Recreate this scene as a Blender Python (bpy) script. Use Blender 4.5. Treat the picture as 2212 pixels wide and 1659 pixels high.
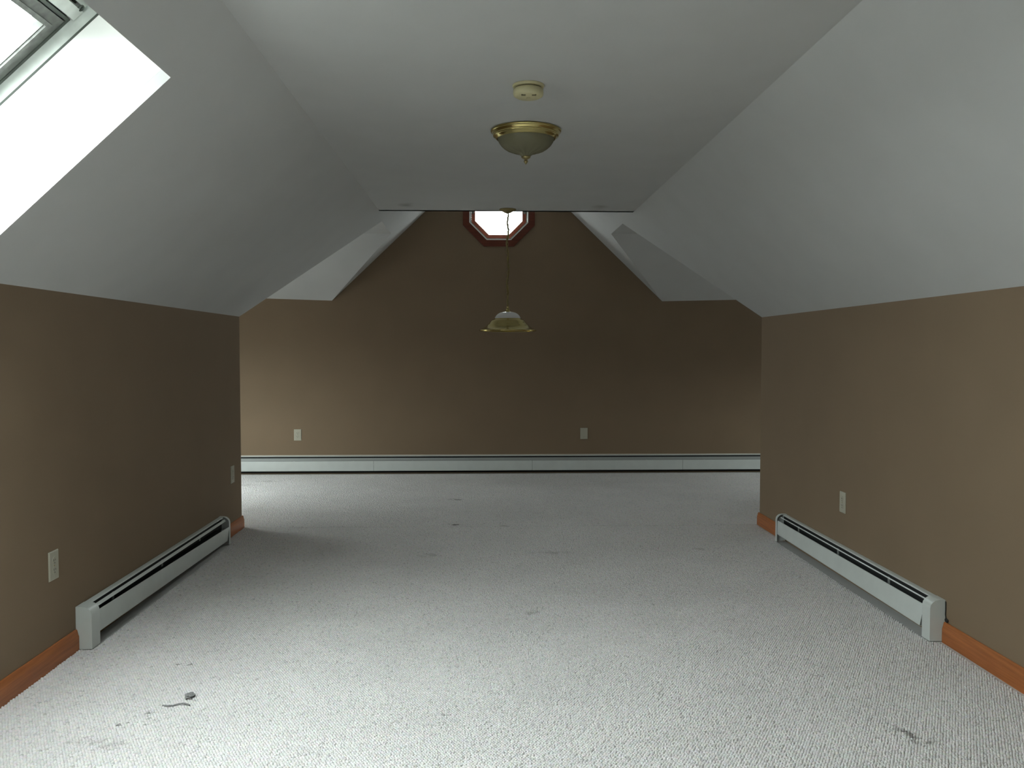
import bpy, bmesh, math, random
import numpy as np
from mathutils import Vector, Matrix
from mathutils.geometry import tessellate_polygon

random.seed(7)
S = bpy.context.scene
for o in list(bpy.data.objects):
    bpy.data.objects.remove(o, do_unlink=True)
COL = S.collection

# ------------------------------------------------------------------ camera
FPX = 1853.0
cd = bpy.data.cameras.new('camera'); cd.sensor_width = 36.0; cd.lens = FPX / 2212 * 36.0
cd.clip_start = 0.05; cd.clip_end = 100
cam = bpy.data.objects.new('camera', cd); COL.objects.link(cam)
cam.location = (0, 0, 1.3)
cam.rotation_euler = (math.radians(90) - math.atan(72.5 / 1854.0), 0, -math.atan(61 / FPX))
S.camera = cam

# ------------------------------------------------------------------ overcast sky, exposure
W = bpy.data.worlds.new('overcast_sky'); S.world = W; W.use_nodes = True
# standard overcast sky: three times brighter at the zenith than at the horizon, dim ground below
wt = W.node_tree; bg = wt.nodes['Background']
tc = wt.nodes.new('ShaderNodeTexCoord'); sp = wt.nodes.new('ShaderNodeSeparateXYZ'); wt.links.new(tc.outputs['Generated'], sp.inputs[0])
wr = wt.nodes.new('ShaderNodeValToRGB'); mr_ = wt.nodes.new('ShaderNodeMapRange')
mr_.inputs[1].default_value = -1.0; mr_.inputs[2].default_value = 1.0
wt.links.new(sp.outputs[2], mr_.inputs[0]); wt.links.new(mr_.outputs[0], wr.inputs['Fac'])
TINT = (0.94, 1.0, 1.0)
def sky_stop(e, k, t=TINT): e.color = (k * t[0], k * t[1], k * t[2], 1)
e = wr.color_ramp.elements; e[0].position = 0.0; sky_stop(e[0], 0.10); e[1].position = 1.0; sky_stop(e[1], 1.0)
sky_stop(wr.color_ramp.elements.new(0.49), 0.10); sky_stop(wr.color_ramp.elements.new(0.51), 0.333)
wt.links.new(wr.outputs['Color'], bg.inputs['Color'])
bg.inputs['Strength'].default_value = 42.0
S.view_settings.view_transform = 'Standard'
S.view_settings.look = 'None'
S.view_settings.gamma = 1.0
S.view_settings.use_curve_mapping = False
S.view_settings.exposure = 0.0

def portal(name, loc, normal_in, sx, sy, up=(0, 0, 1)):
    """sky portal in a window opening: emits nothing itself, only guides the sky light indoors"""
    d = bpy.data.lights.new(name, 'AREA'); d.shape = 'RECTANGLE'; d.size = sx; d.size_y = sy
    d.cycles.is_portal = True
    o = bpy.data.objects.new(name, d); COL.objects.link(o)
    z = -Vector(normal_in).normalized(); x = Vector(up).cross(z).normalized(); y = z.cross(x)
    o.matrix_world = Matrix.Translation(loc) @ Matrix((x, y, z)).transposed().to_4x4()
    return o

# ------------------------------------------------------------------ room numbers (metres)
ZC, KZ = 2.41, 1.545                 # flat ceiling, knee wall top
XL, XR = -1.77, 2.055                # knee walls
XJL, XJR = -0.83, 1.202              # where the slopes meet the flat ceiling
YB, YE, YC, YF = -2.2, 6.29, 6.91, 9.05   # back wall, knee wall ends, flat ceiling end, far wall
XDL, XDR = -3.5, 4.6                 # dormer end walls
SKY0, SKY1 = 2.04, 2.942             # skylight opening along the room
SKB0, SKB1 = 0.40, 1.750             # a second skylight, behind the camera's view
SKU = 0.92                           # its length down the slope
dn = Vector((XL - XJL, 0, KZ - ZC)).normalized()      # down the left slope
nn = Vector((dn.z, 0, -dn.x)).normalized()            # outward normal of the left slope
SO = Vector((-1.045, 0, ZC + (XJL + 1.045) * (dn.z / dn.x) * -1))
SO.z = ZC + (-1.045 - XJL) * (dn.z / dn.x)
LWY0, LWY1, LWZ0, LWZ1 = 6.95, 8.07, 0.40, 1.52       # left dormer window
RWY0, RWY1, RWZ0, RWZ1 = 7.30, 8.02, 0.45, 1.30       # right dormer window
OCX, OCZ, OCR = 0.16, 2.765, 0.310                    # octagon window (apothem)

# ------------------------------------------------------------------ material helpers
def newmat(name):
    m = bpy.data.materials.new(name); m.use_nodes = True
    nt = m.node_tree; return m, nt, nt.nodes['Principled BSDF']
def node(nt, t, **kw):
    n = nt.nodes.new(t)
    for k, v in kw.items():
        if k in n.inputs: n.inputs[k].default_value = v
        else: setattr(n, k, v)
    return n
def lk(nt, a, b): nt.links.new(a, b)
def math_n(nt, op, a, b=None, c=None):
    n = nt.nodes.new('ShaderNodeMath'); n.operation = op
    for i, v in enumerate((a, b, c)):
        if v is None: continue
        if isinstance(v, (int, float)): n.inputs[i].default_value = v
        else: nt.links.new(v, n.inputs[i])
    return n.outputs[0]
def simple(name, col, rough=0.5, metal=0.0, spec=0.5, noise=0.0, nscale=8.0, bump=0.0, bscale=200.0):
    m, nt, b = newmat(name)
    b.inputs['Base Color'].default_value = (*col, 1); b.inputs['Roughness'].default_value = rough
    b.inputs['Metallic'].default_value = metal; b.inputs['Specular IOR Level'].default_value = spec
    g = node(nt, 'ShaderNodeNewGeometry')
    if noise:
        t = node(nt, 'ShaderNodeTexNoise', Scale=nscale, Detail=1.5); lk(nt, g.outputs['Position'], t.inputs['Vector'])
        r = node(nt, 'ShaderNodeMapRange'); r.inputs[3].default_value = 1 - noise; r.inputs[4].default_value = 1 + noise
        r.inputs[1].default_value = 0.25; r.inputs[2].default_value = 0.75
        lk(nt, t.outputs['Fac'], r.inputs[0])
        mx = node(nt, 'ShaderNodeVectorMath', operation='SCALE'); mx.inputs[0].default_value = col
        lk(nt, r.outputs[0], mx.inputs['Scale']); lk(nt, mx.outputs[0], b.inputs['Base Color'])
    if bump:
        t = node(nt, 'ShaderNodeTexNoise', Scale=bscale, Detail=3.0); lk(nt, g.outputs['Position'], t.inputs['Vector'])
        bp = node(nt, 'ShaderNodeBump', Strength=bump, Distance=0.002)
        lk(nt, t.outputs['Fac'], bp.inputs['Height']); lk(nt, bp.outputs[0], b.inputs['Normal'])
    return m

M = {}
M['taupe'] = simple('taupe_wall_paint', (0.25, 0.182, 0.119), 0.8, spec=0.2, noise=0.03, nscale=3)
M['white_drywall'] = simple('white_ceiling_paint', (0.60, 0.605, 0.60), 0.9, spec=0.1, noise=0.02, nscale=4)
M['white_jamb'] = simple('white_well_paint', (0.85, 0.85, 0.83), 0.8, spec=0.2)
M['sash_white'] = simple('sash_white', (0.50, 0.53, 0.50), 0.5, noise=0.08, nscale=30)
M['sash_grey'] = simple('sash_weathered', (0.10, 0.105, 0.095), 0.6, noise=0.3, nscale=40)
M['gasket'] = simple('dark_gasket', (0.05, 0.06, 0.05), 0.7)
M['heater'] = simple('heater_enamel', (0.66, 0.70, 0.68), 0.32, spec=0.5, noise=0.03, nscale=12)
M['heater_dark'] = simple('heater_inside', (0.02, 0.022, 0.022), 0.7)
M['heater_back'] = simple('heater_back_plate', (0.34, 0.36, 0.35), 0.5)
M['heater_gap_shade'] = simple('heater_shaded_back', (0.012, 0.013, 0.013), 0.8)  # near-black colour stands in for the shade in the gap under the cover
M['fin'] = simple('fin_metal', (0.35, 0.35, 0.34), 0.45, metal=0.9)
M['brass'] = simple('polished_brass', (0.62, 0.52, 0.22), 0.16, metal=1.0)
M['brass_dark'] = simple('aged_brass', (0.40, 0.33, 0.16), 0.3, metal=1.0)
M['ivory'] = simple('ivory_plastic', (0.62, 0.60, 0.44), 0.45)
M['plate'] = simple('plate_plastic', (0.47, 0.45, 0.36), 0.45)
M['slot'] = simple('slot_black', (0.02, 0.02, 0.02), 0.6)
M['smoke_ivory'] = simple('yellowed_plastic', (0.62, 0.57, 0.34), 0.5, noise=0.05, nscale=40)
M['smoke_slot'] = simple('smoke_slot', (0.16, 0.14, 0.07), 0.6)
M['black'] = simple('black_rubber', (0.012, 0.012, 0.012), 0.6)
M['lint'] = simple('grey_lint', (0.24, 0.24, 0.24), 1.0, spec=0.0, noise=0.4, nscale=200)
M['bulb'] = simple('bulb_glass', (0.8, 0.8, 0.78), 0.3)
M['caulk'] = simple('caulk_line', (0.62, 0.58, 0.50), 0.7)

def wood(name, c1, c2, rough, axis):
    m, nt, b = newmat(name)
    g = node(nt, 'ShaderNodeNewGeometry')
    mp = node(nt, 'ShaderNodeMapping'); sc = [90, 90, 90]; sc[axis] = 4
    mp.inputs['Scale'].default_value = sc
    lk(nt, g.outputs['Position'], mp.inputs['Vector'])
    t = node(nt, 'ShaderNodeTexNoise', Scale=1.0, Detail=6.0, Roughness=0.6); lk(nt, mp.outputs[0], t.inputs['Vector'])
    r = node(nt, 'ShaderNodeValToRGB'); r.color_ramp.elements[0].position = 0.3; r.color_ramp.elements[1].position = 0.72
    r.color_ramp.elements[0].color = (*c1, 1); r.color_ramp.elements[1].color = (*c2, 1)
    lk(nt, t.outputs['Fac'], r.inputs['Fac']); lk(nt, r.outputs['Color'], b.inputs['Base Color'])
    b.inputs['Roughness'].default_value = rough
    return m
M['oak_y'] = wood('stained_baseboard_lengthwise', (0.30, 0.090, 0.022), (0.47, 0.160, 0.043), 0.42, 1)
M['oak_x'] = wood('stained_baseboard_crosswise', (0.30, 0.090, 0.022), (0.47, 0.160, 0.043), 0.42, 0)
M['cherry'] = wood('red_stained_casing', (0.10, 0.020, 0.008), (0.19, 0.042, 0.018), 0.40, 0)

def pane_mat():
    m = bpy.data.materials.new('window_glass'); m.use_nodes = True; nt = m.node_tree
    nt.nodes.clear()
    out = node(nt, 'ShaderNodeOutputMaterial'); tr = node(nt, 'ShaderNodeBsdfTransparent')
    gl = node(nt, 'ShaderNodeBsdfGlossy', Roughness=0.02); mx = node(nt, 'ShaderNodeMixShader'); mx.inputs[0].default_value = 0.06
    tr.inputs['Color'].default_value = (0.95, 0.97, 0.96, 1)
    lk(nt, tr.outputs[0], mx.inputs[1]); lk(nt, gl.outputs[0], mx.inputs[2]); lk(nt, mx.outputs[0], out.inputs[0])
    return m
M['glass'] = pane_mat()
def frosted(name, col, trans, rough):
    m, nt, b = newmat(name)
    b.inputs['Base Color'].default_value = (*col, 1); b.inputs['Roughness'].default_value = rough
    tl = node(nt, 'ShaderNodeBsdfTranslucent', Color=(*col, 1)); mx = node(nt, 'ShaderNodeMixShader'); mx.inputs[0].default_value = trans
    out = nt.nodes['Material Output']
    lk(nt, b.outputs[0], mx.inputs[1]); lk(nt, tl.outputs[0], mx.inputs[2]); lk(nt, mx.outputs[0], out.inputs[0])
    return m
M['bowl'] = frosted('frosted_bowl_glass', (0.36, 0.34, 0.22), 0.45, 0.25)
M['dome'] = frosted('white_opal_glass', (0.96, 0.96, 0.98), 0.6, 0.25)

# carpet: greyish berber; stains are marks with their own shape and place
STAINS = [  # x, y, half-size x, half-size y, strength
    (1.435, 2.80, 0.020, 0.045, 0.75), (1.46, 2.745, 0.035, 0.012, 0.6), (-0.225, 6.343, 0.045, 0.022, 0.85),
    (-0.243, 7.43, 0.05, 0.04, 0.5), (-0.354, 5.41, 0.06, 0.05, 0.25), (0.43, 5.45, 0.11, 0.035, 0.25),
    (0.24, 4.20, 0.030, 0.03, 0.3), (1.405, 5.517, 0.06, 0.03, 0.3), (-1.23, 2.82, 0.06, 0.03, 0.3), (-1.36, 2.84, 0.03, 0.012, 0.35),
    (-1.198, 3.06, 0.012, 0.008, 0.7), (-1.268, 2.967, 0.008, 0.008, 0.8), (-1.244, 2.985, 0.007, 0.007, 0.7),
    (-1.264, 3.541, 0.012, 0.010, 0.7), (-1.212, 3.539, 0.012, 0.010, 0.7), (-0.144, 3.017, 0.005, 0.006, 0.9),
    (1.156, 2.92, 0.02, 0.015, 0.35), (-2.15, 8.55, 0.10, 0.05, 0.3), (-2.3, 8.3, 0.12, 0.03, 0.3), (0.16, 6.3, 0.03, 0.02, 0.4),
]
def carpet_pile_mat():
    m, nt, b = newmat('berber_carpet_loops')
    b.inputs['Roughness'].default_value = 0.95; b.inputs['Specular IOR Level'].default_value = 0.05
    a = node(nt, 'ShaderNodeAttribute', attribute_name='loop_colour', attribute_type='INSTANCER')
    lk(nt, a.outputs['Color'], b.inputs['Base Color'])
    return m
M['carpet'] = simple('berber_carpet_backing', (0.62, 0.615, 0.60), 0.95, spec=0.05, bump=0.6, bscale=150)
M['pile'] = carpet_pile_mat()

# ceiling with two faint smudges near its far edge
def ceiling_mat():
    m = M['white_drywall'].copy(); m.name = 'white_ceiling_smudged'; nt = m.node_tree; b = nt.nodes['Principled BSDF']
    src = b.inputs['Base Color'].links[0].from_socket
    g = node(nt, 'ShaderNodeNewGeometry'); sep = node(nt, 'ShaderNodeSeparateXYZ'); lk(nt, g.outputs['Position'], sep.inputs[0])
    wn = node(nt, 'ShaderNodeTexNoise', Scale=14.0, Detail=3.0); lk(nt, g.outputs['Position'], wn.inputs['Vector'])
    acc = None
    for (x, y, a, c, s) in ((-0.589, 6.62, 0.055, 0.09, 0.42), (0.904, 6.66, 0.065, 0.09, 0.34)):
        dx = math_n(nt, 'DIVIDE', math_n(nt, 'SUBTRACT', sep.outputs[0], x), a)
        dy = math_n(nt, 'DIVIDE', math_n(nt, 'SUBTRACT', sep.outputs[1], y), c)
        d = math_n(nt, 'SQRT', math_n(nt, 'ADD', math_n(nt, 'MULTIPLY', dx, dx), math_n(nt, 'MULTIPLY', dy, dy)))
        d = math_n(nt, 'ADD', d, math_n(nt, 'MULTIPLY', math_n(nt, 'SUBTRACT', wn.outputs['Fac'], 0.5), 1.5))
        mr = node(nt, 'ShaderNodeMapRange'); mr.inputs[1].default_value = 1.2; mr.inputs[2].default_value = 0.2
        mr.inputs[3].default_value = 0.0; mr.inputs[4].default_value = s
        lk(nt, d, mr.inputs[0])
        acc = mr.outputs[0] if acc is None else math_n(nt, 'MAXIMUM', acc, mr.outputs[0])
    st = node(nt, 'ShaderNodeMix', data_type='RGBA'); lk(nt, acc, st.inputs[0]); lk(nt, src, st.inputs[6])
    st.inputs[7].default_value = (0.12, 0.11, 0.09, 1)
    lk(nt, st.outputs[2], b.inputs['Base Color'])
    return m
M['ceiling'] = ceiling_mat()

# ------------------------------------------------------------------ mesh helpers
def mesh_obj(name, verts, faces, mat, parent=None, smooth=False):
    me = bpy.data.meshes.new(name); me.from_pydata([tuple(v) for v in verts], [], faces); me.validate(); me.update()
    bm = bmesh.new(); bm.from_mesh(me); bmesh.ops.recalc_face_normals(bm, faces=bm.faces); bm.to_mesh(me); bm.free()
    me.materials.append(mat if not isinstance(mat, str) else M[mat])
    if smooth:
        me.polygons.foreach_set('use_smooth', [True] * len(me.polygons))
        me.set_sharp_from_angle(angle=math.radians(38))
    o = bpy.data.objects.new(name, me); COL.objects.link(o)
    if parent: o.parent = parent
    return o
def bm_obj(name, bm, mat, parent=None, smooth=False):
    me = bpy.data.meshes.new(name); bmesh.ops.recalc_face_normals(bm, faces=bm.faces); bm.to_mesh(me); bm.free()
    me.materials.append(M[mat] if isinstance(mat, str) else mat)
    if smooth:
        me.polygons.foreach_set('use_smooth', [True] * len(me.polygons))
        me.set_sharp_from_angle(angle=math.radians(38))
    o = bpy.data.objects.new(name, me); COL.objects.link(o)
    if parent: o.parent = parent
    return o
def struct(o, label=None):
    o['kind'] = 'structure'
    if label: o['label'] = label
    return o
def thing(name, label, cat, loc=(0, 0, 0), rotz=0.0, group=None):
    o = bpy.data.objects.new(name, None); COL.objects.link(o); o.empty_display_size = 0.05
    o.location = loc; o.rotation_euler = (0, 0, rotz); o['label'] = label; o['category'] = cat
    if group: o['group'] = group
    return o
def slab(name, outer, holes, off, mat, parent=None):
    """planar polygon with holes, thickened by the vector off"""
    loops = [[Vector(p) for p in outer]] + [[Vector(p) for p in h] for h in holes]
    allv = [p for l in loops for p in l]; n = len(allv); off = Vector(off)
    tris = tessellate_polygon(loops)
    verts = allv + [p + off for p in allv]
    faces = [tuple(t) for t in tris] + [tuple(i + n for i in reversed(t)) for t in tris]
    k = 0
    for l in loops:
        m = len(l)
        for i in range(m):
            a, b2 = k + i, k + (i + 1) % m
            faces.append((a, b2, b2 + n, a + n))
        k += m
    return mesh_obj(name, verts, faces, mat, parent)
def add_box(bm, x0, x1, y0, y1, z0, z1, bev=0.0, seg=2):
    r = bmesh.ops.create_cube(bm, size=1.0)
    for v in r['verts']:
        v.co = Vector(((x0 + x1) / 2 + v.co.x * (x1 - x0), (y0 + y1) / 2 + v.co.y * (y1 - y0), (z0 + z1) / 2 + v.co.z * (z1 - z0)))
    if bev:
        es = list({e for v in r['verts'] for e in v.link_edges})
        bmesh.ops.bevel(bm, geom=es, offset=bev, segments=seg, affect='EDGES', profile=0.5)
def box(name, x0, x1, y0, y1, z0, z1, mat, parent=None, bev=0.0, smooth=False):
    bm = bmesh.new(); add_box(bm, x0, x1, y0, y1, z0, z1, bev); return bm_obj(name, bm, mat, parent, smooth or bev > 0)
def lathe(name, prof, mat, parent=None, seg=64, flute=None):
    verts, faces = [], []; n = len(prof)
    for i in range(seg):
        a = 2 * math.pi * i / seg
        for (r, z) in prof:
            rr = r * (1 + (flute(r, z, a) if flute else 0))
            verts.append((rr * math.cos(a), rr * math.sin(a), z))
    for i in range(seg):
        j = (i + 1) % seg
        for k in range(n - 1):
            faces.append((i * n + k, j * n + k, j * n + k + 1, i * n + k + 1))
    o = mesh_obj(name, verts, faces, mat, parent, True)
    bm = bmesh.new(); bm.from_mesh(o.data); bmesh.ops.remove_doubles(bm, verts=bm.verts, dist=1e-5)
    bmesh.ops.recalc_face_normals(bm, faces=bm.faces); bm.to_mesh(o.data); bm.free()
    o.data.polygons.foreach_set('use_smooth', [True] * len(o.data.polygons)); o.data.set_sharp_from_angle(angle=math.radians(50))
    return o
def tube_geo(bm, pts, r, seg=8, closed=False):
    pts = [Vector(p) for p in pts]; rings = []; n = len(pts)
    for i, p in enumerate(pts):
        if closed: t = pts[(i + 1) % n] - pts[i - 1]
        else: t = pts[min(i + 1, n - 1)] - pts[max(i - 1, 0)]
        t.normalize()
        a = t.cross(Vector((0, 0, 1)) if abs(t.z) < 0.9 else Vector((1, 0, 0))).normalized(); b2 = t.cross(a)
        rings.append([bm.verts.new(p + (a * math.cos(2 * math.pi * k / seg) + b2 * math.sin(2 * math.pi * k / seg)) * r) for k in range(seg)])
    m = n if closed else n - 1
    for i in range(m):
        A, B = rings[i], rings[(i + 1) % n]
        for k in range(seg): bm.faces.new((A[k], A[(k + 1) % seg], B[(k + 1) % seg], B[k]))
    if not closed:
        bm.faces.new(rings[0]); bm.faces.new(rings[-1])
def tube(name, pts, r, mat, parent=None, seg=8, closed=False):
    bm = bmesh.new(); tube_geo(bm, pts, r, seg, closed); return bm_obj(name, bm, mat, parent, True)
def prism(name, prof, x0, x1, mat, parent=None, bev=0.0, seg=2, edges='all'):
    """closed profile of (p, z) swept along local x; p is how far it stands out from the wall (local -y)"""
    bm = bmesh.new()
    A = [bm.verts.new((x0, -p, z)) for p, z in prof]; B = [bm.verts.new((x1, -p, z)) for p, z in prof]
    n = len(prof)
    bm.faces.new(A); bm.faces.new(list(reversed(B)))
    for i in range(n): bm.faces.new((A[i], B[i], B[(i + 1) % n], A[(i + 1) % n]))
    if bev: bmesh.ops.bevel(bm, geom=list(bm.edges), offset=bev, segments=seg, affect='EDGES', profile=0.5)
    return bm_obj(name, bm, mat, parent, True)

# ------------------------------------------------------------------ the room shell
struct(box('floor', XDL - 0.1, XDR + 0.1, YB - 0.1, YF + 0.1, -0.12, 0.0, 'carpet'), 'pale grey berber carpet floor with a few dark marks')
struct(slab('ceiling', [(XJL, YB, ZC), (XJR, YB, ZC), (XJR, YC, ZC), (XJL, YC, ZC)], [], (0, 0, 0.06), 'ceiling'),
       'flat white ceiling strip down the middle of the room')
# knee walls
struct(slab('wall_left', [(XL, YB, 0), (XL, YE, 0), (XL, YE, KZ), (XL, YB, KZ)], [], (-0.10, 0, 0), 'taupe'), 'low taupe knee wall along the left side')
struct(slab('wall_right', [(XR, YB, 0), (XR, YE, 0), (XR, YE, KZ), (XR, YB, KZ)], [], (0.10, 0, 0), 'taupe'), 'low taupe knee wall along the right side')
struct(slab('wall_left_return', [(XDL, YE, 0), (XL - 0.101, YE, 0), (XL - 0.101, YE, KZ), (XDL, YE, KZ)], [], (0, -0.10, 0), 'taupe'))
struct(slab('wall_right_return', [(XDR, YE, 0), (XR + 0.101, YE, 0), (XR + 0.101, YE, KZ), (XDR, YE, KZ)], [], (0, -0.10, 0), 'taupe'))
# key ceiling points beyond the knee walls
LA, LB = Vector((-0.857, 7.302, 2.386)), Vector((-0.859, 8.055, 2.385))
RA, RB = Vector((1.209, 7.476, 2.403)), Vector((1.207, 8.142, 2.403))
LG, RG = Vector((-1.585, YF, 1.82)), Vector((1.888, YF, 1.82))
RIDGE_F, RIDGE_N = Vector((0.16, YF, 3.485)), Vector((0.16, YC, 3.42))
def sl(u, v, w=0.0):   # point on the left slope: u down the slope from the skylight's top edge, v along the room, w outward
    p = SO + dn * u + nn * w; return Vector((p.x, v, p.z))
hole = [sl(0, SKY0), sl(0, SKY1), sl(SKU, SKY1), sl(SKU, SKY0)]
hole2 = [sl(0, SKB0), sl(0, SKB1), sl(SKU, SKB1), sl(SKU, SKB0)]
struct(slab('ceiling_slope_left', [(XL, YB, KZ), (XL, YE, KZ), LA, (XJL, YC, ZC), (XJL, YB, ZC)], [hole, hole2], nn * 0.04, 'white_drywall'),
       'white sloping ceiling on the left, cut by the skylight')
nr = Vector((ZC - KZ, 0, XR - XJR)).normalized()
struct(slab('ceiling_slope_right', [(XR, YB, KZ), (XR, YE, KZ), RA, (XJR, YC, ZC), (XJR, YB, ZC)], [], nr * 0.04, 'white_drywall'),
       'white sloping ceiling on the right side')
def roof_tail(name, C, A, B, G):
    v = [C, A, B, G, RIDGE_F, RIDGE_N]
    f = [(0, 1, 2), (0, 2, 4), (0, 4, 5), (2, 3, 4)]
    o = mesh_obj(name, v, f, 'white_drywall', None, True)
    return struct(o, 'white vaulted ceiling by the far gable, %s of the ridge' % ('left' if C.x < 0 else 'right'))
roof_tail('ceiling_vault_left', Vector((XJL, YC, ZC)), LA, LB, LG)
roof_tail('ceiling_vault_right', Vector((XJR, YC, ZC)), RA, RB, RG)
def dormer_ceiling(name, xk, xd, A, B, G, lab):
    v = [(xk, YE, KZ), (xd, YE, KZ), (xd, A.y, A.z), A, (xd, B.y, B.z), B, (xd, YF, G.z + 0.06), G]
    f = [(0, 1, 2, 3), (3, 2, 4, 5), (5, 4, 6), (5, 6, 7)]
    o = mesh_obj(name, v, f, 'white_drywall')
    struct(o, lab); return o
dormer_ceiling('ceiling_dormer_left', XL, XDL, LA, LB, LG, 'white dormer ceiling beyond the left knee wall')
dormer_ceiling('ceiling_dormer_right', XR, XDR, RA, RB, RG, 'white dormer ceiling beyond the right knee wall')
struct(slab('wall_bulkhead', [(XJL, YC, ZC), (XJR, YC, ZC), RIDGE_N], [], (0, -0.05, 0), 'white_drywall'))
# far gable wall with the octagon hole
def octagon(cx, cz, ap, y):
    r = ap / math.cos(math.pi / 8)
    return [Vector((cx + r * math.cos(math.pi / 8 + k * math.pi / 4), y, cz + r * math.sin(math.pi / 8 + k * math.pi / 4))) for k in range(8)]
struct(slab('wall_far', [(XDL, YF, 0), (XDR, YF, 0), (XDR, YF, RG.z + 0.06), RG, RIDGE_F, LG, (XDL, YF, LG.z + 0.06)],
            [octagon(OCX, OCZ, OCR, YF)], (0, 0.14, 0), 'taupe'), 'taupe gable wall at the far end of the room')
# dormer end walls with their windows
def dormer_wall(name, x, A, B, G, y0, y1, z0, z1, s):
    struct(slab(name, [(x, YE, 0), (x, YF, 0), (x, YF, G.z + 0.06), (x, B.y, B.z), (x, A.y, A.z), (x, YE, KZ)],
                [[(x, y0, z0), (x, y1, z0), (x, y1, z1), (x, y0, z1)]], (s * 0.12, 0, 0), 'taupe'))
dormer_wall('wall_dormer_left', XDL, LA, LB, LG, LWY0, LWY1, LWZ0, LWZ1, -1)
dormer_wall('wall_dormer_right', XDR, RA, RB, RG, RWY0, RWY1, RWZ0, RWZ1, 1)
struct(slab('wall_back', [(XL, YB, 0), (XR, YB, 0), (XR, YB, KZ), (XJR, YB, ZC), (XJL, YB, ZC), (XL, YB, KZ)],
            [], (0, -0.12, 0), 'taupe'))

# ------------------------------------------------------------------ windows
def ring_geo(bm, P, a0, a1, b0, b1, wa, w0, w1, wb=None):
    """four mitred bars around the rectangle a0..a1 x b0..b1, width wa inward, between depths w0 and w1; P maps (a, b, w) to space"""
    wb = wa if wb is None else wb
    o = [(a0, b0), (a1, b0), (a1, b1), (a0, b1)]; i = [(a0 + wa, b0 + wb), (a1 - wa, b0 + wb), (a1 - wa, b1 - wb), (a0 + wa, b1 - wb)]
    V = [[bm.verts.new(P(a, b, w)) for a, b in q] for w in (w0, w1) for q in (o, i)]
    for k in range(4):
        j = (k + 1) % 4
        for q in ((V[0][k], V[0][j], V[1][j], V[1][k]), (V[2][k], V[3][k], V[3][j], V[2][j]),
                  (V[0][k], V[2][k], V[2][j], V[0][j]), (V[1][k], V[1][j], V[3][j], V[3][k])):
            bm.faces.new(q)
def ring(name, P, a0, a1, b0, b1, wa, w0, w1, mat, parent, wb=None):
    bm = bmesh.new(); ring_geo(bm, P, a0, a1, b0, b1, wa, w0, w1, wb); return bm_obj(name, bm, mat, parent)
def pbox(name, P, a0, a1, b0, b1, w0, w1, mat, parent):
    v = [P(a, b, w) for a in (a0, a1) for b in (b0, b1) for w in (w0, w1)]
    f = [(0, 1, 3, 2), (4, 6, 7, 5), (0, 4, 5, 1), (2, 3, 7, 6), (0, 2, 6, 4), (1, 5, 7, 3)]
    return mesh_obj(name, v, f, mat, parent)
def wempty(name, label, loc=(0, 0, 0)):
    o = bpy.data.objects.new(name, None); COL.objects.link(o); struct(o, label); return o

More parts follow.
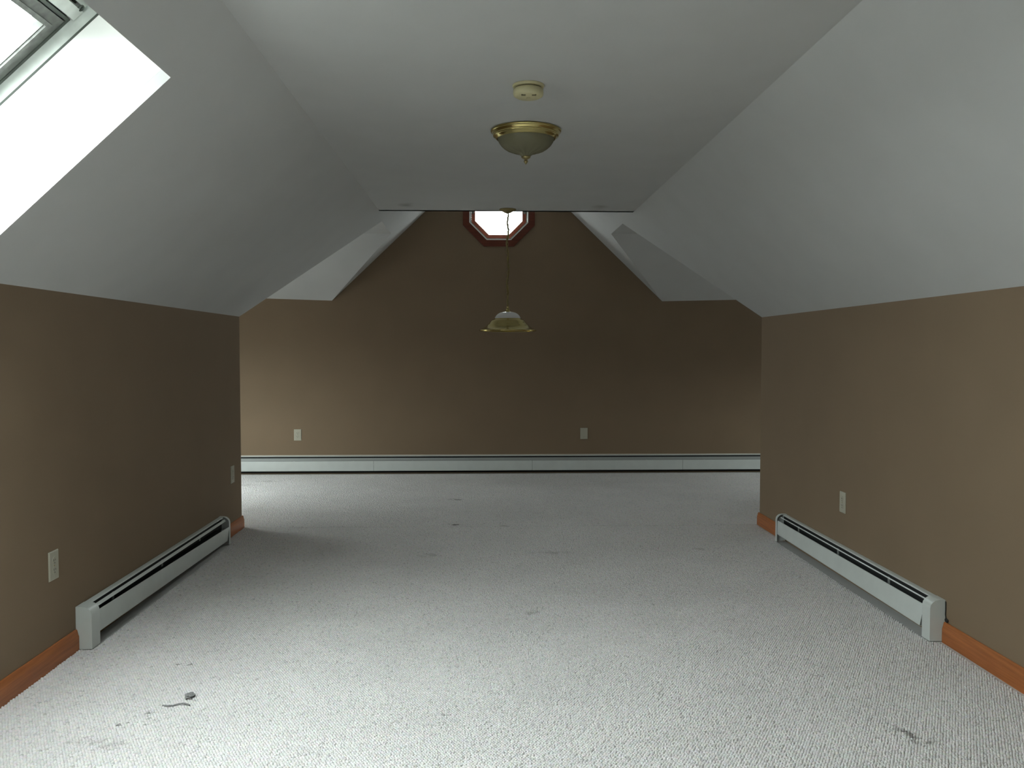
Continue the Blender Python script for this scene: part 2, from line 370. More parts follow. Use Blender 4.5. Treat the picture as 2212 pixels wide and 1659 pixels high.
# skylights in the left slope; only the far corner of the first one is in view
def skylight(name, label, SKY0, SKY1):
    w1 = wempty(name, label)
    bm = bmesh.new(); D = 0.31
    for (p, q) in (((0, SKY0), (0, SKY1)), ((0, SKY1), (SKU, SKY1)), ((SKU, SKY1), (SKU, SKY0)), ((SKU, SKY0), (0, SKY0))):
        # each well side is a board of its own thickness behind the drywall face
        cu, cv = SKU / 2, (SKY0 + SKY1) / 2
        def outw(t):
            return (t[0] + (0.02 if t[0] > cu else -0.02), t[1] + (0.02 if t[1] > cv else -0.02))
        po, qo = outw(p), outw(q)
        V = [bm.verts.new(sl(a, b, w)) for w in (0.0405, D) for (a, b) in (p, q, qo, po)]
        for f in ((0, 1, 2, 3), (4, 7, 6, 5), (0, 4, 5, 1), (2, 6, 7, 3), (1, 5, 6, 2), (0, 3, 7, 4)): bm.faces.new([V[i] for i in f])
    bm_obj('well_lining', bm, 'white_jamb', w1)
    g = 0.002
    ring('frame', sl, -0.016, SKU + 0.016, SKY0 - 0.016, SKY1 + 0.016, 0.016, D + g, D + 0.10, 'sash_white', w1)
    pbox('head_rail', sl, 0.0, 0.053, SKY0, SKY1, D + 0.045, D + 0.10, 'sash_white', w1)
    pbox('rail_groove', sl, 0.053, 0.066, SKY0, SKY1, D + 0.075, D + 0.10, 'gasket', w1)
    pbox('vent_flap', sl, 0.066, 0.108, SKY0 + 0.004, SKY1 - 0.004, D + 0.035, D + 0.085, 'sash_white', w1)
    pbox('gasket', sl, 0.108, 0.132, SKY0, SKY1 - 0.001, D + 0.065, D + 0.10, 'gasket', w1)
    sash = ring('sash', sl, 0.132, SKU - 0.012, SKY0 + 0.012, SKY1 - 0.013, 0.048, D + 0.05, D + 0.095, 'sash_grey', w1, wb=0.062)
    ring('glazing_bead', sl, 0.165, SKU - 0.045, SKY0 + 0.05, SKY1 - 0.052, 0.016, D + 0.042, D + 0.05, 'sash_grey', sash, wb=0.02)
    ring('side_gasket', sl, 0.115, SKU, SKY0, SKY1, 0.012, D + 0.047, D + 0.09, 'gasket', w1)
    ring('joint_bead', sl, -0.004, SKU + 0.004, SKY0 - 0.004, SKY1 + 0.004, 0.0052, D - 0.003, D + 0.004, 'gasket', w1)
    pbox('pane', sl, 0.178, SKU - 0.058, SKY0 + 0.07, SKY1 - 0.073, D + 0.07, D + 0.076, 'glass', w1)
    hk = [sl(0.06 + 0.011 * math.cos(t), SKY1 - 0.037 + 0.013 * math.sin(t), D + 0.03) for t in np.linspace(0.5, 5.2, 14)]
    tube('catch_hook', [sl(0.05, SKY1 - 0.012, D + 0.045)] + hk, 0.0022, 'gasket', w1, 6)
    pbox('maker_tag', sl, 0.345, 0.375, SKY1 - 0.066, SKY1 - 0.056, D + 0.0475, D + 0.0498, 'sash_white', sash)
    portal('skylight_portal', sl(SKU / 2, (SKY0 + SKY1) / 2, D + 0.12), -nn, SKY1 - SKY0 + 0.06, 1.0, up=(0, 1, 0))
skylight('window_1', 'skylight with white frame in a deep white well, upper left', SKY0, SKY1)
skylight('window_5', 'second skylight in the left slope, nearer the back wall', SKB0, SKB1)

# octagon window in the far gable
w2 = wempty('window_2', 'octagonal window with red wood casing high in the far gable')
def oct_ring(name, a0, a1, y0, y1, mat, parent, bevel_in=0.0):
    A = [octagon(OCX, OCZ, a, y) for a, y in ((a0, y0), (a1, y0), (a1, y1), (a0, y1))]
    if bevel_in: A[0] = octagon(OCX, OCZ, a0, y0 + bevel_in)
    v = [p for l in A for p in l]; f = []
    for r in range(4):
        for k in range(8):
            j = (k + 1) % 8; r2 = (r + 1) % 4
            f.append((r * 8 + k, r * 8 + j, r2 * 8 + j, r2 * 8 + k))
    return mesh_obj(name, v, f, mat, parent)
oct_ring('casing', OCR - 0.002, OCR + 0.066, YF - 0.018, YF - 0.0005, 'cherry', w2)
oct_ring('jamb', OCR - 0.012, OCR - 0.0005, YF - 0.022, YF + 0.13, 'white_jamb', w2)
oct_ring('stop', OCR - 0.022, OCR - 0.0125, YF + 0.02, YF + 0.06, 'gasket', w2)
oct_ring('sash', OCR - 0.062, OCR - 0.0225, YF + 0.03, YF + 0.07, 'cherry', w2, 0.012)
op = octagon(OCX, OCZ, OCR - 0.06, YF + 0.052)
slab('pane', op, [], (0, 0.005, 0), 'glass', w2)
for sx in (-1, 1):
    box('latch', OCX + sx * 0.272 - 0.010, OCX + sx * 0.272 + 0.010, YF + 0.012, YF + 0.03, OCZ - 0.03, OCZ + 0.01, 'gasket', w2, 0.002)
portal('octagon_portal', (OCX, YF + 0.16, OCZ), (0, -1, 0), 0.68, 0.68)

# double hung windows outside the frame that light the dormers
def plain_window(name, label, P, a0, a1, z0, z1):
    w = wempty(name, label)
    ring('casing', P, a0 - 0.07, a1 + 0.07, z0 - 0.07, z1 + 0.07, 0.068, -0.018, -0.0005, 'oak_y', w)
    ring('frame', P, a0 + 0.0005, a1 - 0.0005, z0 + 0.0005, z1 - 0.0005, 0.03, 0.0, 0.11, 'sash_white', w)
    zm = (z0 + z1) / 2
    ring('sash', P, a0 + 0.031, a1 - 0.031, z0 + 0.031, zm + 0.02, 0.04, 0.03, 0.06, 'sash_white', w)
    ring('sash', P, a0 + 0.031, a1 - 0.031, zm - 0.02, z1 - 0.031, 0.04, 0.062, 0.09, 'sash_white', w)
    pbox('pane', P, a0 + 0.07, a1 - 0.07, z0 + 0.07, zm - 0.018, 0.043, 0.047, 'glass', w)
    pbox('pane', P, a0 + 0.07, a1 - 0.07, zm + 0.018, z1 - 0.07, 0.073, 0.077, 'glass', w)
plain_window('window_3', 'double hung window in the left dormer end wall', lambda a, b, w: Vector((XDL - w, a, b)), LWY0, LWY1, LWZ0, LWZ1)
plain_window('window_4', 'double hung window in the right dormer end wall', lambda a, b, w: Vector((XDR + w, a, b)), RWY0, RWY1, RWZ0, RWZ1)
portal('dormer_portal', (XDL - 0.14, (LWY0 + LWY1) / 2, (LWZ0 + LWZ1) / 2), (1, 0, 0), LWY1 - LWY0, LWZ1 - LWZ0)
portal('dormer_portal', (XDR + 0.14, (RWY0 + RWY1) / 2, (RWZ0 + RWZ1) / 2), (-1, 0, 0), RWY1 - RWY0, RWZ1 - RWZ0)

# ------------------------------------------------------------------ baseboards
BP = [(0.0, 0.0), (0.015, 0.0), (0.015, 0.062), (0.012, 0.070), (0.008, 0.088), (0.005, 0.092), (0.0, 0.092)]
def baseboard(name, a, b, rotz, loc, mat, label):
    o = prism(name, BP, a, b, mat); o.location = loc; o.rotation_euler = (0, 0, rotz); struct(o, label); return o
H90 = math.pi / 2
LH0, LH1 = 3.735, 5.775     # left heater
RH0, RH1 = 3.715, 5.745     # right heater
baseboard('baseboard_left', YB, LH0 - 0.002, H90, (XL, 0, 0), 'oak_y', 'orange stained wood baseboard in front of the left heater')
baseboard('baseboard_left', LH1 + 0.002, YE + 0.0148, H90, (XL, 0, 0), 'oak_y', 'short orange wood baseboard at the left wall corner')
baseboard('baseboard_right', -RH0 + 0.002, -YB, -H90, (XR, 0, 0), 'oak_y', 'orange stained wood baseboard in front of the right heater')
baseboard('baseboard_right', -YE - 0.0148, -RH1 - 0.002, -H90, (XR, 0, 0), 'oak_y', 'short orange wood baseboard at the right wall corner')
baseboard('baseboard_left_return', -(XL - 0.0005), -XDL, math.pi, (0, YE, 0), 'oak_x', 'wood baseboard around the left wall corner')
baseboard('baseboard_right_return', -XDR, -(XR + 0.0005), math.pi, (0, YE, 0), 'oak_x', 'wood baseboard around the right wall corner')

# ------------------------------------------------------------------ baseboard heaters
def heater(name, label, loc, rotz, L, capA, capB, panels, tilt=(0, 0), drop=(0, 0), group=None, far=False, back='heater_gap_shade', wide=False):
    """local x along the wall, front towards -y; capA / capB are end cap lengths at x = 0 and x = L"""
    t = thing(name, label, 'heater', loc, rotz, group)
    G = 0.0008
    a, b = (capA if capA else 0.0), (L - capB if capB else L)
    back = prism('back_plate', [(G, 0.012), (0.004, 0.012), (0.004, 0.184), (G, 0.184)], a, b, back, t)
    hood = [(G, 0.1875), (0.022, 0.1875), (0.028, 0.1855), (0.031, 0.1825), (0.029, 0.1815), (0.026, 0.1838), (0.021, 0.1855), (G, 0.1855)]
    if far: hood = [(G, 0.1922), (0.030, 0.1922), (0.036, 0.190), (0.036, 0.186), (0.030, 0.188), (G, 0.188)]
    prism('hood', hood, a, b, 'heater', t)
    dam = [(0.041, 0.1705), (0.0455, 0.1665), (0.0465, 0.1675), (0.042, 0.1720)]
    if wide: dam = [(0.038, 0.1725), (0.0475, 0.1605), (0.0487, 0.1613), (0.039, 0.1738)]
    if far: dam = [(0.044, 0.1720), (0.0565, 0.1435), (0.0580, 0.1445), (0.0455, 0.1730)]
    prism('damper', dam, a, b, 'heater_back' if far else 'heater', t)
    prism('slot_shade_sheet', [(0.012, 0.075), (0.013, 0.075), (0.013, 0.178), (0.012, 0.178)], a - (0.07 if capA else 0) * (capA > 0.05) - (0.022 if 0 < capA < 0.05 else 0), b + (0.06 if capB > 0.05 else 0.022 if capB else 0), 'heater_dark', t)  # near-black sheet added as the shade inside the slots and caps
    if back == 'heater_gap_shade': prism('gap_shade_sheet', [(0.0045, 0.0005), (0.058, 0.0005), (0.058, 0.0022), (0.0045, 0.0022)], a, b, 'heater_gap_shade', t)  # dark sheet on the floor, painted shade for the bottom gap
    bm = bmesh.new(); tube_geo(bm, [(a, -0.036, 0.10), (b, -0.036, 0.10)], 0.011, 10)
    el = bm_obj('pipe', bm, 'fin', t, True)
    bm = bmesh.new(); k = a + 0.12
    while k < b - 0.12:
        add_box(bm, k, k + 0.0008, -0.058, -0.016, 0.074, 0.126); k += 0.012 if not far else 0.02
    f = bm_obj('fins', bm, 'heater_dark', el); f['kind'] = 'stuff'
    # front cover, in the lengths the photograph shows
    for (p0, p1) in panels:
        bm = bmesh.new(); n = 12; top, bot = (0.148, 0.052) if not far else (0.143, 0.038)
        pr = [(0.058, top - 0.002), (0.064, top), (0.066, top - 0.004), (0.066, bot + 0.003), (0.063, bot), (0.054, bot), (0.054, bot + 0.0015),
              (0.0625, bot + 0.0018), (0.0645, bot + 0.005), (0.0645, top - 0.005), (0.0635, top - 0.002), (0.058, top - 0.0035)]
        rows = []
        for i in range(n + 1):
            x = p0 + (p1 - p0) * i / n; q = (x - a) / max(b - a, 1e-6)
            tl = tilt[0] + (tilt[1] - tilt[0]) * q; dr = drop[0] + (drop[1] - drop[0]) * q
            rows.append([bm.verts.new((x, -(p + tl * (z - 0.10)), z - dr)) for p, z in pr])
        m = len(pr)
        for i in range(n):
            for j in range(m): bm.faces.new((rows[i][j], rows[i + 1][j], rows[i + 1][(j + 1) % m], rows[i][(j + 1) % m]))
        bm.faces.new(rows[0]); bm.faces.new(rows[-1])
        bm_obj('front_cover', bm, 'heater', t, True)
    for x in np.arange(a + 0.25, b - 0.1, 0.62):
        prism('bracket', [(0.014, 0.055), (0.060, 0.055), (0.060, 0.060), (0.018, 0.075), (0.018, 0.16), (0.014, 0.16)], x, x + 0.018, 'heater_back', t)
    cp = [(G, 0.004), (0.069, 0.004), (0.069, 0.152), (0.066, 0.166), (0.057, 0.178), (0.045, 0.186), (0.028, 0.1895), (G, 0.1895)]
    def cap(x0, x1, outer):
        """a sheet metal end cap: end plate plus a wrap around lip"""
        ins = 0.0022
        inn = [(p if i in (0, 7) else p - ins * (1.0 if i < 6 else 0.3), z - (ins if i > 3 else 0)) for i, (p, z) in enumerate(cp)]
        bm = bmesh.new(); n = len(cp); xi, xo = (x1, x0) if outer < 0 else (x0, x1)
        O1 = [bm.verts.new((xo, -p, z)) for p, z in cp]; O2 = [bm.verts.new((xi, -p, z)) for p, z in cp]
        I2 = [bm.verts.new((xi, -p, z)) for p, z in inn]; xe = xo + (0.0022 if xi > xo else -0.0022)
        I1 = [bm.verts.new((xe, -p, z)) for p, z in inn]
        bm.faces.new(O1); bm.faces.new(I1)
        for i in range(1, n - 1):
            for A, B in ((O1, O2), (O2, I2), (I2, I1)): bm.faces.new((A[i], A[i + 1], B[i + 1], B[i]))
        for i, j in ((0, 1), (n - 1, 0)):
            bm.faces.new((O1[i], O1[j], I1[j], I1[i]))
        for i in (1, n - 1): bm.faces.new((O1[i], O2[i], I2[i], I1[i]))
        o = bm_obj('end_cap', bm, 'heater', t, True); return o
    if capA: cap(0, capA, -1)
    if capB: cap(L - capB, L, 1)
    return t
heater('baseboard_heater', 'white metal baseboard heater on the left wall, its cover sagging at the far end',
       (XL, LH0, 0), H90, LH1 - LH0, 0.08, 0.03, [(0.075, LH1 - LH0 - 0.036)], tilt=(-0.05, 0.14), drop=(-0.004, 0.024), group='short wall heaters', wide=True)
heater('baseboard_heater', 'white metal baseboard heater on the right wall with even dark top slots',
       (XR, RH1, 0), -H90, RH1 - RH0, 0.03, 0.07, [(0.034, RH1 - RH0 - 0.078)], tilt=(0.0, -0.22), drop=(0.0, 0.003), group='short wall heaters', back='heater_back')
FL = XDR - XDL - 0.02
fj = [0.0, -1.154 - XDL - 0.01, 0.51 - XDL - 0.01, 2.106 - XDL - 0.01, FL]
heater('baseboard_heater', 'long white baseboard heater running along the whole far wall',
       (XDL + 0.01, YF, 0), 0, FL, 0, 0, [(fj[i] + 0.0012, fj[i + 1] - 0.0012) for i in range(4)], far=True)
struct(prism('trim_1', [(0.0004, 0.1928), (0.006, 0.1928), (0.003, 0.199), (0.0004, 0.201)], XDL + 0.02, XDR - 0.02, 'caulk'), 'thin pale caulk line above the far heater').location = (0, YF, 0)

# ------------------------------------------------------------------ wall plates
def wall_plate(name, label, cat, loc, rotz, duplex=True, group=None):
    t = thing(name, label, cat, loc, rotz, group)
    bm = bmesh.new(); w, h2, d = 0.039, 0.060, 0.006
    v0 = [bm.verts.new((sx * w, -0.0006, sz * h2)) for sx, sz in ((-1, -1), (1, -1), (1, 1), (-1, 1))]
    v1 = [bm.verts.new((sx * w, -0.003, sz * h2)) for sx, sz in ((-1, -1), (1, -1), (1, 1), (-1, 1))]
    v2 = [bm.verts.new((sx * (w - 0.004), -d, sz * (h2 - 0.004))) for sx, sz in ((-1, -1), (1, -1), (1, 1), (-1, 1))]
    for A, B in ((v0, v1), (v1, v2)):
        for i in range(4): bm.faces.new((A[i], A[(i + 1) % 4], B[(i + 1) % 4], B[i]))
    bm.faces.new(v2); bm.faces.new(v0)
    bm_obj('plate', bm, 'plate', t)
    def disc(name, x, z, r, y0, y1, mat, par, flat=0.0, seg=24):
        bm = bmesh.new(); rr = []
        for y in (y0, y1):
            rr.append([bm.verts.new((x + max(-r + flat, min(r - flat, r * math.cos(2 * math.pi * k / seg))), y, z + r * math.sin(2 * math.pi * k / seg))) for k in range(seg)])
        for k in range(seg): bm.faces.new((rr[0][k], rr[0][(k + 1) % seg], rr[1][(k + 1) % seg], rr[1][k]))
        bm.faces.new(rr[0]); bm.faces.new(rr[1])
        return bm_obj(name, bm, mat, par, True)
    if duplex:
        for zc in (-0.0195, 0.0195):
            f = disc('socket', 0, zc, 0.0172, -0.0055, -0.0078, 'plate', t, 0.003)
            for x0, hh in ((-0.0065, 0.0042), (0.0065, 0.0034)):
                box('slot', x0 - 0.0013, x0 + 0.0013, -0.0081, -0.0076, zc + 0.003 - hh, zc + 0.003 + hh, 'slot', f)
            disc('ground_hole', 0, zc - 0.009, 0.0026, -0.0076, -0.0081, 'slot', f, 0, 12)
        disc('screw', 0, 0, 0.0032, -0.0058, -0.0072, 'brass_dark', t, 0, 12)
    else:
        for zc in (-0.040, 0.040): disc('screw', 0, zc, 0.003, -0.0058, -0.0070, 'plate', t, 0, 12)
    return t
GRP = 'wall outlets'
wall_plate('wall_outlet', 'ivory duplex outlet on the left wall nearest the camera, above the baseboard', 'outlet', (XL, 3.552, 0.418), H90, True, GRP)
wall_plate('wall_outlet', 'ivory duplex outlet near the far end of the left knee wall', 'outlet', (XL, 6.065, 0.428), H90, True, GRP)
wall_plate('wall_outlet', 'ivory duplex outlet on the right wall above the heater', 'outlet', (XR, 4.815, 0.431), -H90, True, GRP)
wall_plate('wall_outlet', 'ivory duplex outlet on the far wall, left side', 'outlet', (-1.953, YF, 0.414), 0, True, GRP)
wall_plate('blank_wall_plate', 'plain ivory cover plate without sockets on the far wall', 'wall plate', (1.062, YF, 0.419), 0, False)

# ------------------------------------------------------------------ ceiling fixtures
t = thing('smoke_detector', 'yellowed round smoke detector on the ceiling in front of the bowl light', 'smoke detector', (0.188, 3.634, ZC))
lathe('mounting_plate', [(0, -0.0006), (0.066, -0.0006), (0.067, -0.004), (0.064, -0.010), (0.056, -0.011), (0, -0.011)], 'smoke_ivory', t, 48)
lathe('neck', [(0, -0.0112), (0.055, -0.0112), (0.055, -0.016), (0, -0.016)], 'smoke_slot', t, 48)
body = lathe('body', [(0, -0.0162), (0.058, -0.0162), (0.0625, -0.020), (0.0635, -0.034), (0.0615, -0.044), (0.050, -0.051), (0, -0.053)], 'smoke_ivory', t, 48)
for sx in (-1, 1):
    box('vent_slot', sx * 0.022 - 0.009, sx * 0.022 + 0.009, -0.044, -0.030, -0.0530, -0.0495, 'smoke_slot', body, 0.001)
lathe('test_button', [(0, -0.0525), (0.008, -0.0525), (0.008, -0.0545), (0, -0.055)], 'smoke_ivory', body, 20)

t = thing('ceiling_light', 'brass ringed flush ceiling light with frosted glass bowl and finial', 'ceiling light', (0.214, 4.365, ZC))
lathe('ring', [(0.0, -0.0006), (0.170, -0.0006), (0.176, -0.003), (0.1785, -0.007), (0.177, -0.011), (0.173, -0.0125), (0.171, -0.014), (0.168, -0.022),
               (0.1655, -0.0245), (0.1665, -0.028), (0.165, -0.032), (0.160, -0.034), (0.156, -0.037), (0.150, -0.045), (0.146, -0.047), (0.1435, -0.044), (0.146, -0.030), (0.0, -0.020)], 'brass', t, 96)
def flute(r, z, a): return 0.035 * math.cos(a * 14) * max(0.0, min(1.0, (-z - 0.09) / 0.025)) * (1 if r > 0.01 else 0)
prof = [(0.1425, -0.040), (0.1415, -0.050), (0.136, -0.063), (0.126, -0.077), (0.112, -0.090), (0.094, -0.101), (0.074, -0.109), (0.054, -0.1145), (0.038, -0.119), (0.028, -0.126), (0.022, -0.133), (0.0, -0.134)]
inner = [(max(r - 0.004, 0.0), z + 0.004) for r, z in reversed(prof)]
lathe('glass_bowl', prof + inner, 'bowl', t, 112, flute)
fin_o = lathe('finial', [(0.0, -0.126), (0.021, -0.130), (0.0235, -0.134), (0.022, -0.139), (0.016, -0.143), (0.011, -0.146), (0.007, -0.148), (0.0065, -0.150), (0.010, -0.154), (0.0105, -0.158), (0.008, -0.163), (0.004, -0.167), (0.0045, -0.170), (0.0, -0.172)], 'brass_dark', t, 32)
for a in (0.6, 3.74):
    lathe('bulb', [(0, 0.045), (0.011, 0.045), (0.013, 0.02), (0.024, -0.005), (0.028, -0.022), (0.022, -0.040), (0, -0.048)], 'bulb', t, 20).location = (0.055 * math.cos(a), 0.055 * math.sin(a), -0.055)

PX, PY = 0.190, 6.79
t = thing('pendant_lamp', 'brass pendant lamp on a chain in front of the octagon window', 'pendant lamp', (PX, PY, ZC))
lathe('canopy', [(0, -0.0006), (0.064, -0.0006), (0.067, -0.004), (0.064, -0.009), (0.052, -0.014), (0.040, -0.019), (0.030, -0.026), (0.018, -0.031), (0.008, -0.035), (0, -0.036)], 'brass_dark', t, 40)
zt, zb = -0.036, -0.765
bm = bmesh.new(); nl = 26; pitch = (zt - zb) / nl
for i in range(nl):
    zc = zt - pitch * (i + 0.5); q = i % 2; tw = 0.35 * math.sin(i * 1.7)
    sway = 0.006 * math.sin(i * 0.55) * math.sin(math.pi * i / nl)
    pts = []
    for k in range(12):
        a = 2 * math.pi * k / 12; r = 0.0090 * math.cos(a); zz = zc + 0.0185 * math.sin(a)
        ang = (math.pi / 2) * q + tw
        pts.append((r * math.cos(ang) + sway, r * math.sin(ang), zz))
    tube_geo(bm, pts, 0.0027, 6, True)
bm_obj('chain', bm, 'brass_dark', t, True)
cp = []
for i in range(120):
    q = i / 119; z = zt + (zb - zt) * q; a = q * 30
    cp.append((0.0055 * math.cos(a) + 0.006 * math.sin(q * nl * 0.55) * math.sin(math.pi * q), 0.0055 * math.sin(a), z))
tube('cord', cp, 0.0062, 'brass_dark', t, 6)
lathe('loop', [(0, -0.757), (0.007, -0.759), (0.009, -0.766), (0.006, -0.772), (0.010, -0.776), (0.0145, -0.785), (0.013, -0.792), (0.018, -0.797), (0.022, -0.808), (0.024, -0.818), (0.018, -0.822), (0, -0.822)], 'brass', t, 32)
dome = [(0.012, -0.806), (0.035, -0.8065), (0.060, -0.812), (0.080, -0.823), (0.094, -0.838), (0.1015, -0.853), (0.104, -0.866)]
lathe('glass_dome', dome, 'dome', t, 56)
shade = [(0.100, -0.858), (0.1055, -0.857), (0.108, -0.861), (0.118, -0.866), (0.130, -0.872), (0.137, -0.878), (0.146, -0.892), (0.156, -0.903), (0.163, -0.908), (0.166, -0.914), (0.180, -0.925), (0.196, -0.935), (0.212, -0.943), (0.221, -0.9455), (0.2255, -0.949), (0.2265, -0.954), (0.224, -0.9585), (0.219, -0.959), (0.216, -0.956)]
lathe('shade', shade + [(r - 0.004, z - 0.0035) for r, z in reversed(shade[:-3])], 'brass', t, 72)
lathe('socket', [(0, -0.823), (0.019, -0.823), (0.021, -0.828), (0.021, -0.862), (0.018, -0.866), (0, -0.866)], 'brass_dark', t, 24)
lathe('bulb', [(0, -0.8665), (0.013, -0.8665), (0.014, -0.878), (0.026, -0.900), (0.030, -0.918), (0.024, -0.936), (0, -0.946)], 'bulb', t, 24)

# ------------------------------------------------------------------ small bits on the floor and wall
def clump(name, label, cat, loc, sx, sy, sz, mat, seed, sub=3):
    bm = bmesh.new(); bmesh.ops.create_icosphere(bm, subdivisions=sub, radius=1.0); rr = random.Random(seed)
    ph = [rr.uniform(0, 6) for _ in range(9)]
    for v in bm.verts:
        c = v.co; k = 1 + 0.22 * math.sin(4 * c.x + ph[0]) * math.sin(5 * c.y + ph[1]) + 0.18 * math.sin(9 * c.z + ph[2] + 3 * c.x) + rr.uniform(-0.08, 0.08)
        v.co = Vector((c.x * k * sx, c.y * k * sy, max(c.z * k, -0.8) * sz))
    lo = min(v.co.z for v in bm.verts)
    for v in bm.verts: v.co.z -= lo
    o = bm_obj(name, bm, mat, None, True); o.location = loc; o['label'] = label; o['category'] = cat; return o
clump('lint_clump', 'dark grey clump of lint on the carpet near the left baseboard', 'lint', (-1.10, 3.195, 0.003), 0.016, 0.022, 0.009, 'lint', 3)
o = tube('thread_scrap', [(-1.172, 3.118, 0.0072), (-1.150, 3.112, 0.0085), (-1.135, 3.116, 0.0070), (-1.118, 3.124, 0.0090), (-1.100, 3.130, 0.0095), (-1.085, 3.126, 0.0075), (-1.074, 3.118, 0.0068)], 0.0030, 'lint', None, 8)
o['label'] = 'thin dark thread scrap on the carpet in front of the lint clump'; o['category'] = 'thread'
t = thing('wire_stub', 'short black wire poking out beside the near end of the right heater', 'wire', (XR, RH0 - 0.020, 0))
tube('wire', [(-0.004, 0.012, 0.185), (-0.0045, 0.010, 0.15), (-0.004, 0.012, 0.125), (-0.006, 0.004, 0.108)], 0.0022, 'black', t, 6)
clump_bm = bmesh.new(); bmesh.ops.create_icosphere(clump_bm, subdivisions=2, radius=0.011)
for v in clump_bm.verts: v.co = Vector((v.co.x * 0.45 - 0.0058, v.co.y * 1.2, v.co.z * 0.9 + 0.1035))
bm_obj('plug_end', clump_bm, 'black', t, True)

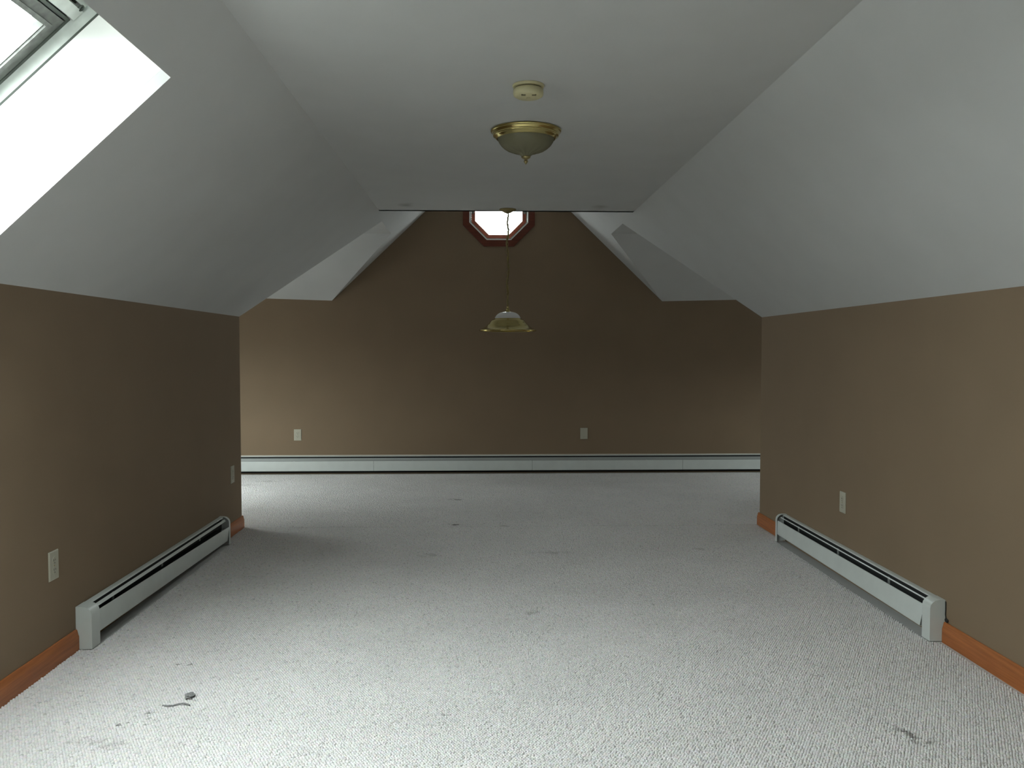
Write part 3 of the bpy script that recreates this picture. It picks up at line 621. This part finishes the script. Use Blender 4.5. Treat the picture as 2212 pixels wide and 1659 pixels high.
# ------------------------------------------------------------------ carpet pile: real loops, instanced
def pile():
    # one loop: a low dome stretched along the rows
    bm = bmesh.new(); seg = 8; rings = []
    for (r, z) in ((1.0, -0.0005), (0.86, 0.0030), (0.48, 0.0053)):
        rings.append([bm.verts.new((0.0058 * r * math.cos(2 * math.pi * k / seg), 0.0052 * r * math.sin(2 * math.pi * k / seg), z)) for k in range(seg)])
    top = bm.verts.new((0, 0, 0.0060))
    for i in range(2):
        for k in range(seg): bm.faces.new((rings[i][k], rings[i][(k + 1) % seg], rings[i + 1][(k + 1) % seg], rings[i + 1][k]))
    for k in range(seg): bm.faces.new((rings[2][k], rings[2][(k + 1) % seg], top))
    me = bpy.data.meshes.new('carpet_loop'); bmesh.ops.recalc_face_normals(bm, faces=bm.faces); bm.to_mesh(me); bm.free()
    me.polygons.foreach_set('use_smooth', [True] * len(me.polygons)); me.materials.append(M['pile'])
    loop = bpy.data.objects.new('carpet_loop', me)          # stays out of the scene collection: only the pile uses it
    rng = np.random.default_rng(4); sx, sy = 0.0104, 0.0092
    P = []
    for (x0, x1, y0, y1) in ((XL + 0.02, XR - 0.02, 1.9, YE), (XDL + 0.03, XDR - 0.03, YE + 0.02, YF - 0.055)):
        ny = int((y1 - y0) / sy); nx = int((x1 - x0) / sx)
        j, i = np.meshgrid(np.arange(ny), np.arange(nx), indexing='ij')
        x = x0 + (i + 0.5 * (j % 2)) * sx + rng.normal(0, 0.0010, i.shape); y = y0 + j * sy + rng.normal(0, 0.0008, i.shape)
        P.append(np.stack([x.ravel(), y.ravel(), np.zeros(x.size)], 1))
    P = np.concatenate(P)
    d = lambda x, y: (P[:, 0] > x[0]) & (P[:, 0] < x[1]) & (P[:, 1] > y[0]) & (P[:, 1] < y[1])
    P = P[~(d((XL, XL + 0.075), (LH0 - 0.005, LH1 + 0.005)) | d((XR - 0.075, XR), (RH0 - 0.005, RH1 + 0.005)))]
    # only the part of the side dormers that can be looked into from the room
    lim = 1.0 + 0.42 * P[:, 1]
    P = P[(np.abs(P[:, 0]) < lim)]
    pm = bpy.data.meshes.new('carpet_pile'); pm.vertices.add(len(P)); pm.vertices.foreach_set('co', P.astype(np.float32).ravel()); pm.update()
    pm.materials.append(M['pile'])
    # yarn colour of every loop: heathered greys, plus the stains
    def vnoise(x, y, sc, seed):
        r = np.random.default_rng(seed).random((64, 64)); x, y = x * sc, y * sc
        xi, yi = np.floor(x).astype(int), np.floor(y).astype(int); fx, fy = x - xi, y - yi
        fx, fy = fx * fx * (3 - 2 * fx), fy * fy * (3 - 2 * fy)
        g = lambda a, b2: r[a % 64, b2 % 64]
        return (g(xi, yi) * (1 - fx) + g(xi + 1, yi) * fx) * (1 - fy) + (g(xi, yi + 1) * (1 - fx) + g(xi + 1, yi + 1) * fx) * fy
    X, Y = P[:, 0], P[:, 1]; n = len(P)
    base = 0.72 * (0.94 + 0.06 * vnoise(X, Y, 1.3, 1) + 0.06 * vnoise(X, Y, 5.0, 2))
    tint = np.stack([np.ones(n), np.full(n, 0.975), np.full(n, 0.967)], 1)
    k = rng.random(n); heather = np.where(k < 0.05, 0.70 + 0.2 * rng.random(n), 0.92 + 0.14 * rng.random(n))
    C = base[:, None] * tint * heather[:, None]
    C *= 1 + rng.normal(0, 0.02, (n, 3))
    wob = (vnoise(X, Y, 45.0, 3) - 0.5) * 1.6 + (vnoise(X, Y, 110.0, 5) - 0.5) * 0.8
    S_ = np.zeros(n)
    for (sx_, sy_, a_, b_, st) in STAINS:
        dd = np.hypot((X - sx_) / a_, (Y - sy_) / b_) + wob
        S_ = np.maximum(S_, st * np.clip((1.2 - dd) / 0.85, 0, 1))
    C = C * (1 - S_[:, None]) + np.array([0.10, 0.095, 0.08]) * S_[:, None]
    C = np.clip(C, 0, 0.9)
    at = pm.attributes.new('loop_colour', 'FLOAT_COLOR', 'POINT')
    at.data.foreach_set('color', np.concatenate([C, np.ones((n, 1))], 1).astype(np.float32).ravel())
    o = bpy.data.objects.new('carpet_pile', pm); COL.objects.link(o)
    o['kind'] = 'stuff'; o['label'] = 'pale grey looped berber carpet pile covering the floor'; o['category'] = 'carpet'
    ng = bpy.data.node_groups.new('carpet_pile', 'GeometryNodeTree')
    ng.interface.new_socket('Geometry', in_out='INPUT', socket_type='NodeSocketGeometry'); ng.interface.new_socket('Geometry', in_out='OUTPUT', socket_type='NodeSocketGeometry')
    N = ng.nodes; gi = N.new('NodeGroupInput'); go = N.new('NodeGroupOutput')
    ip = N.new('GeometryNodeInstanceOnPoints'); oi = N.new('GeometryNodeObjectInfo'); oi.inputs['Object'].default_value = loop
    rv = N.new('FunctionNodeRandomValue'); rv.data_type = 'FLOAT_VECTOR'; rv.inputs[0].default_value = (-0.12, -0.12, -0.5); rv.inputs[1].default_value = (0.12, 0.12, 0.5)
    rs = N.new('FunctionNodeRandomValue'); rs.data_type = 'FLOAT_VECTOR'; rs.inputs[0].default_value = (0.82, 0.82, 0.65); rs.inputs[1].default_value = (1.12, 1.12, 1.15)
    ng.links.new(gi.outputs[0], ip.inputs['Points']); ng.links.new(oi.outputs['Geometry'], ip.inputs['Instance'])
    ng.links.new(rv.outputs[0], ip.inputs['Rotation']); ng.links.new(rs.outputs[0], ip.inputs['Scale'])
    ng.links.new(ip.outputs[0], go.inputs[0])
    md = o.modifiers.new('pile', 'NODES'); md.node_group = ng
pile()
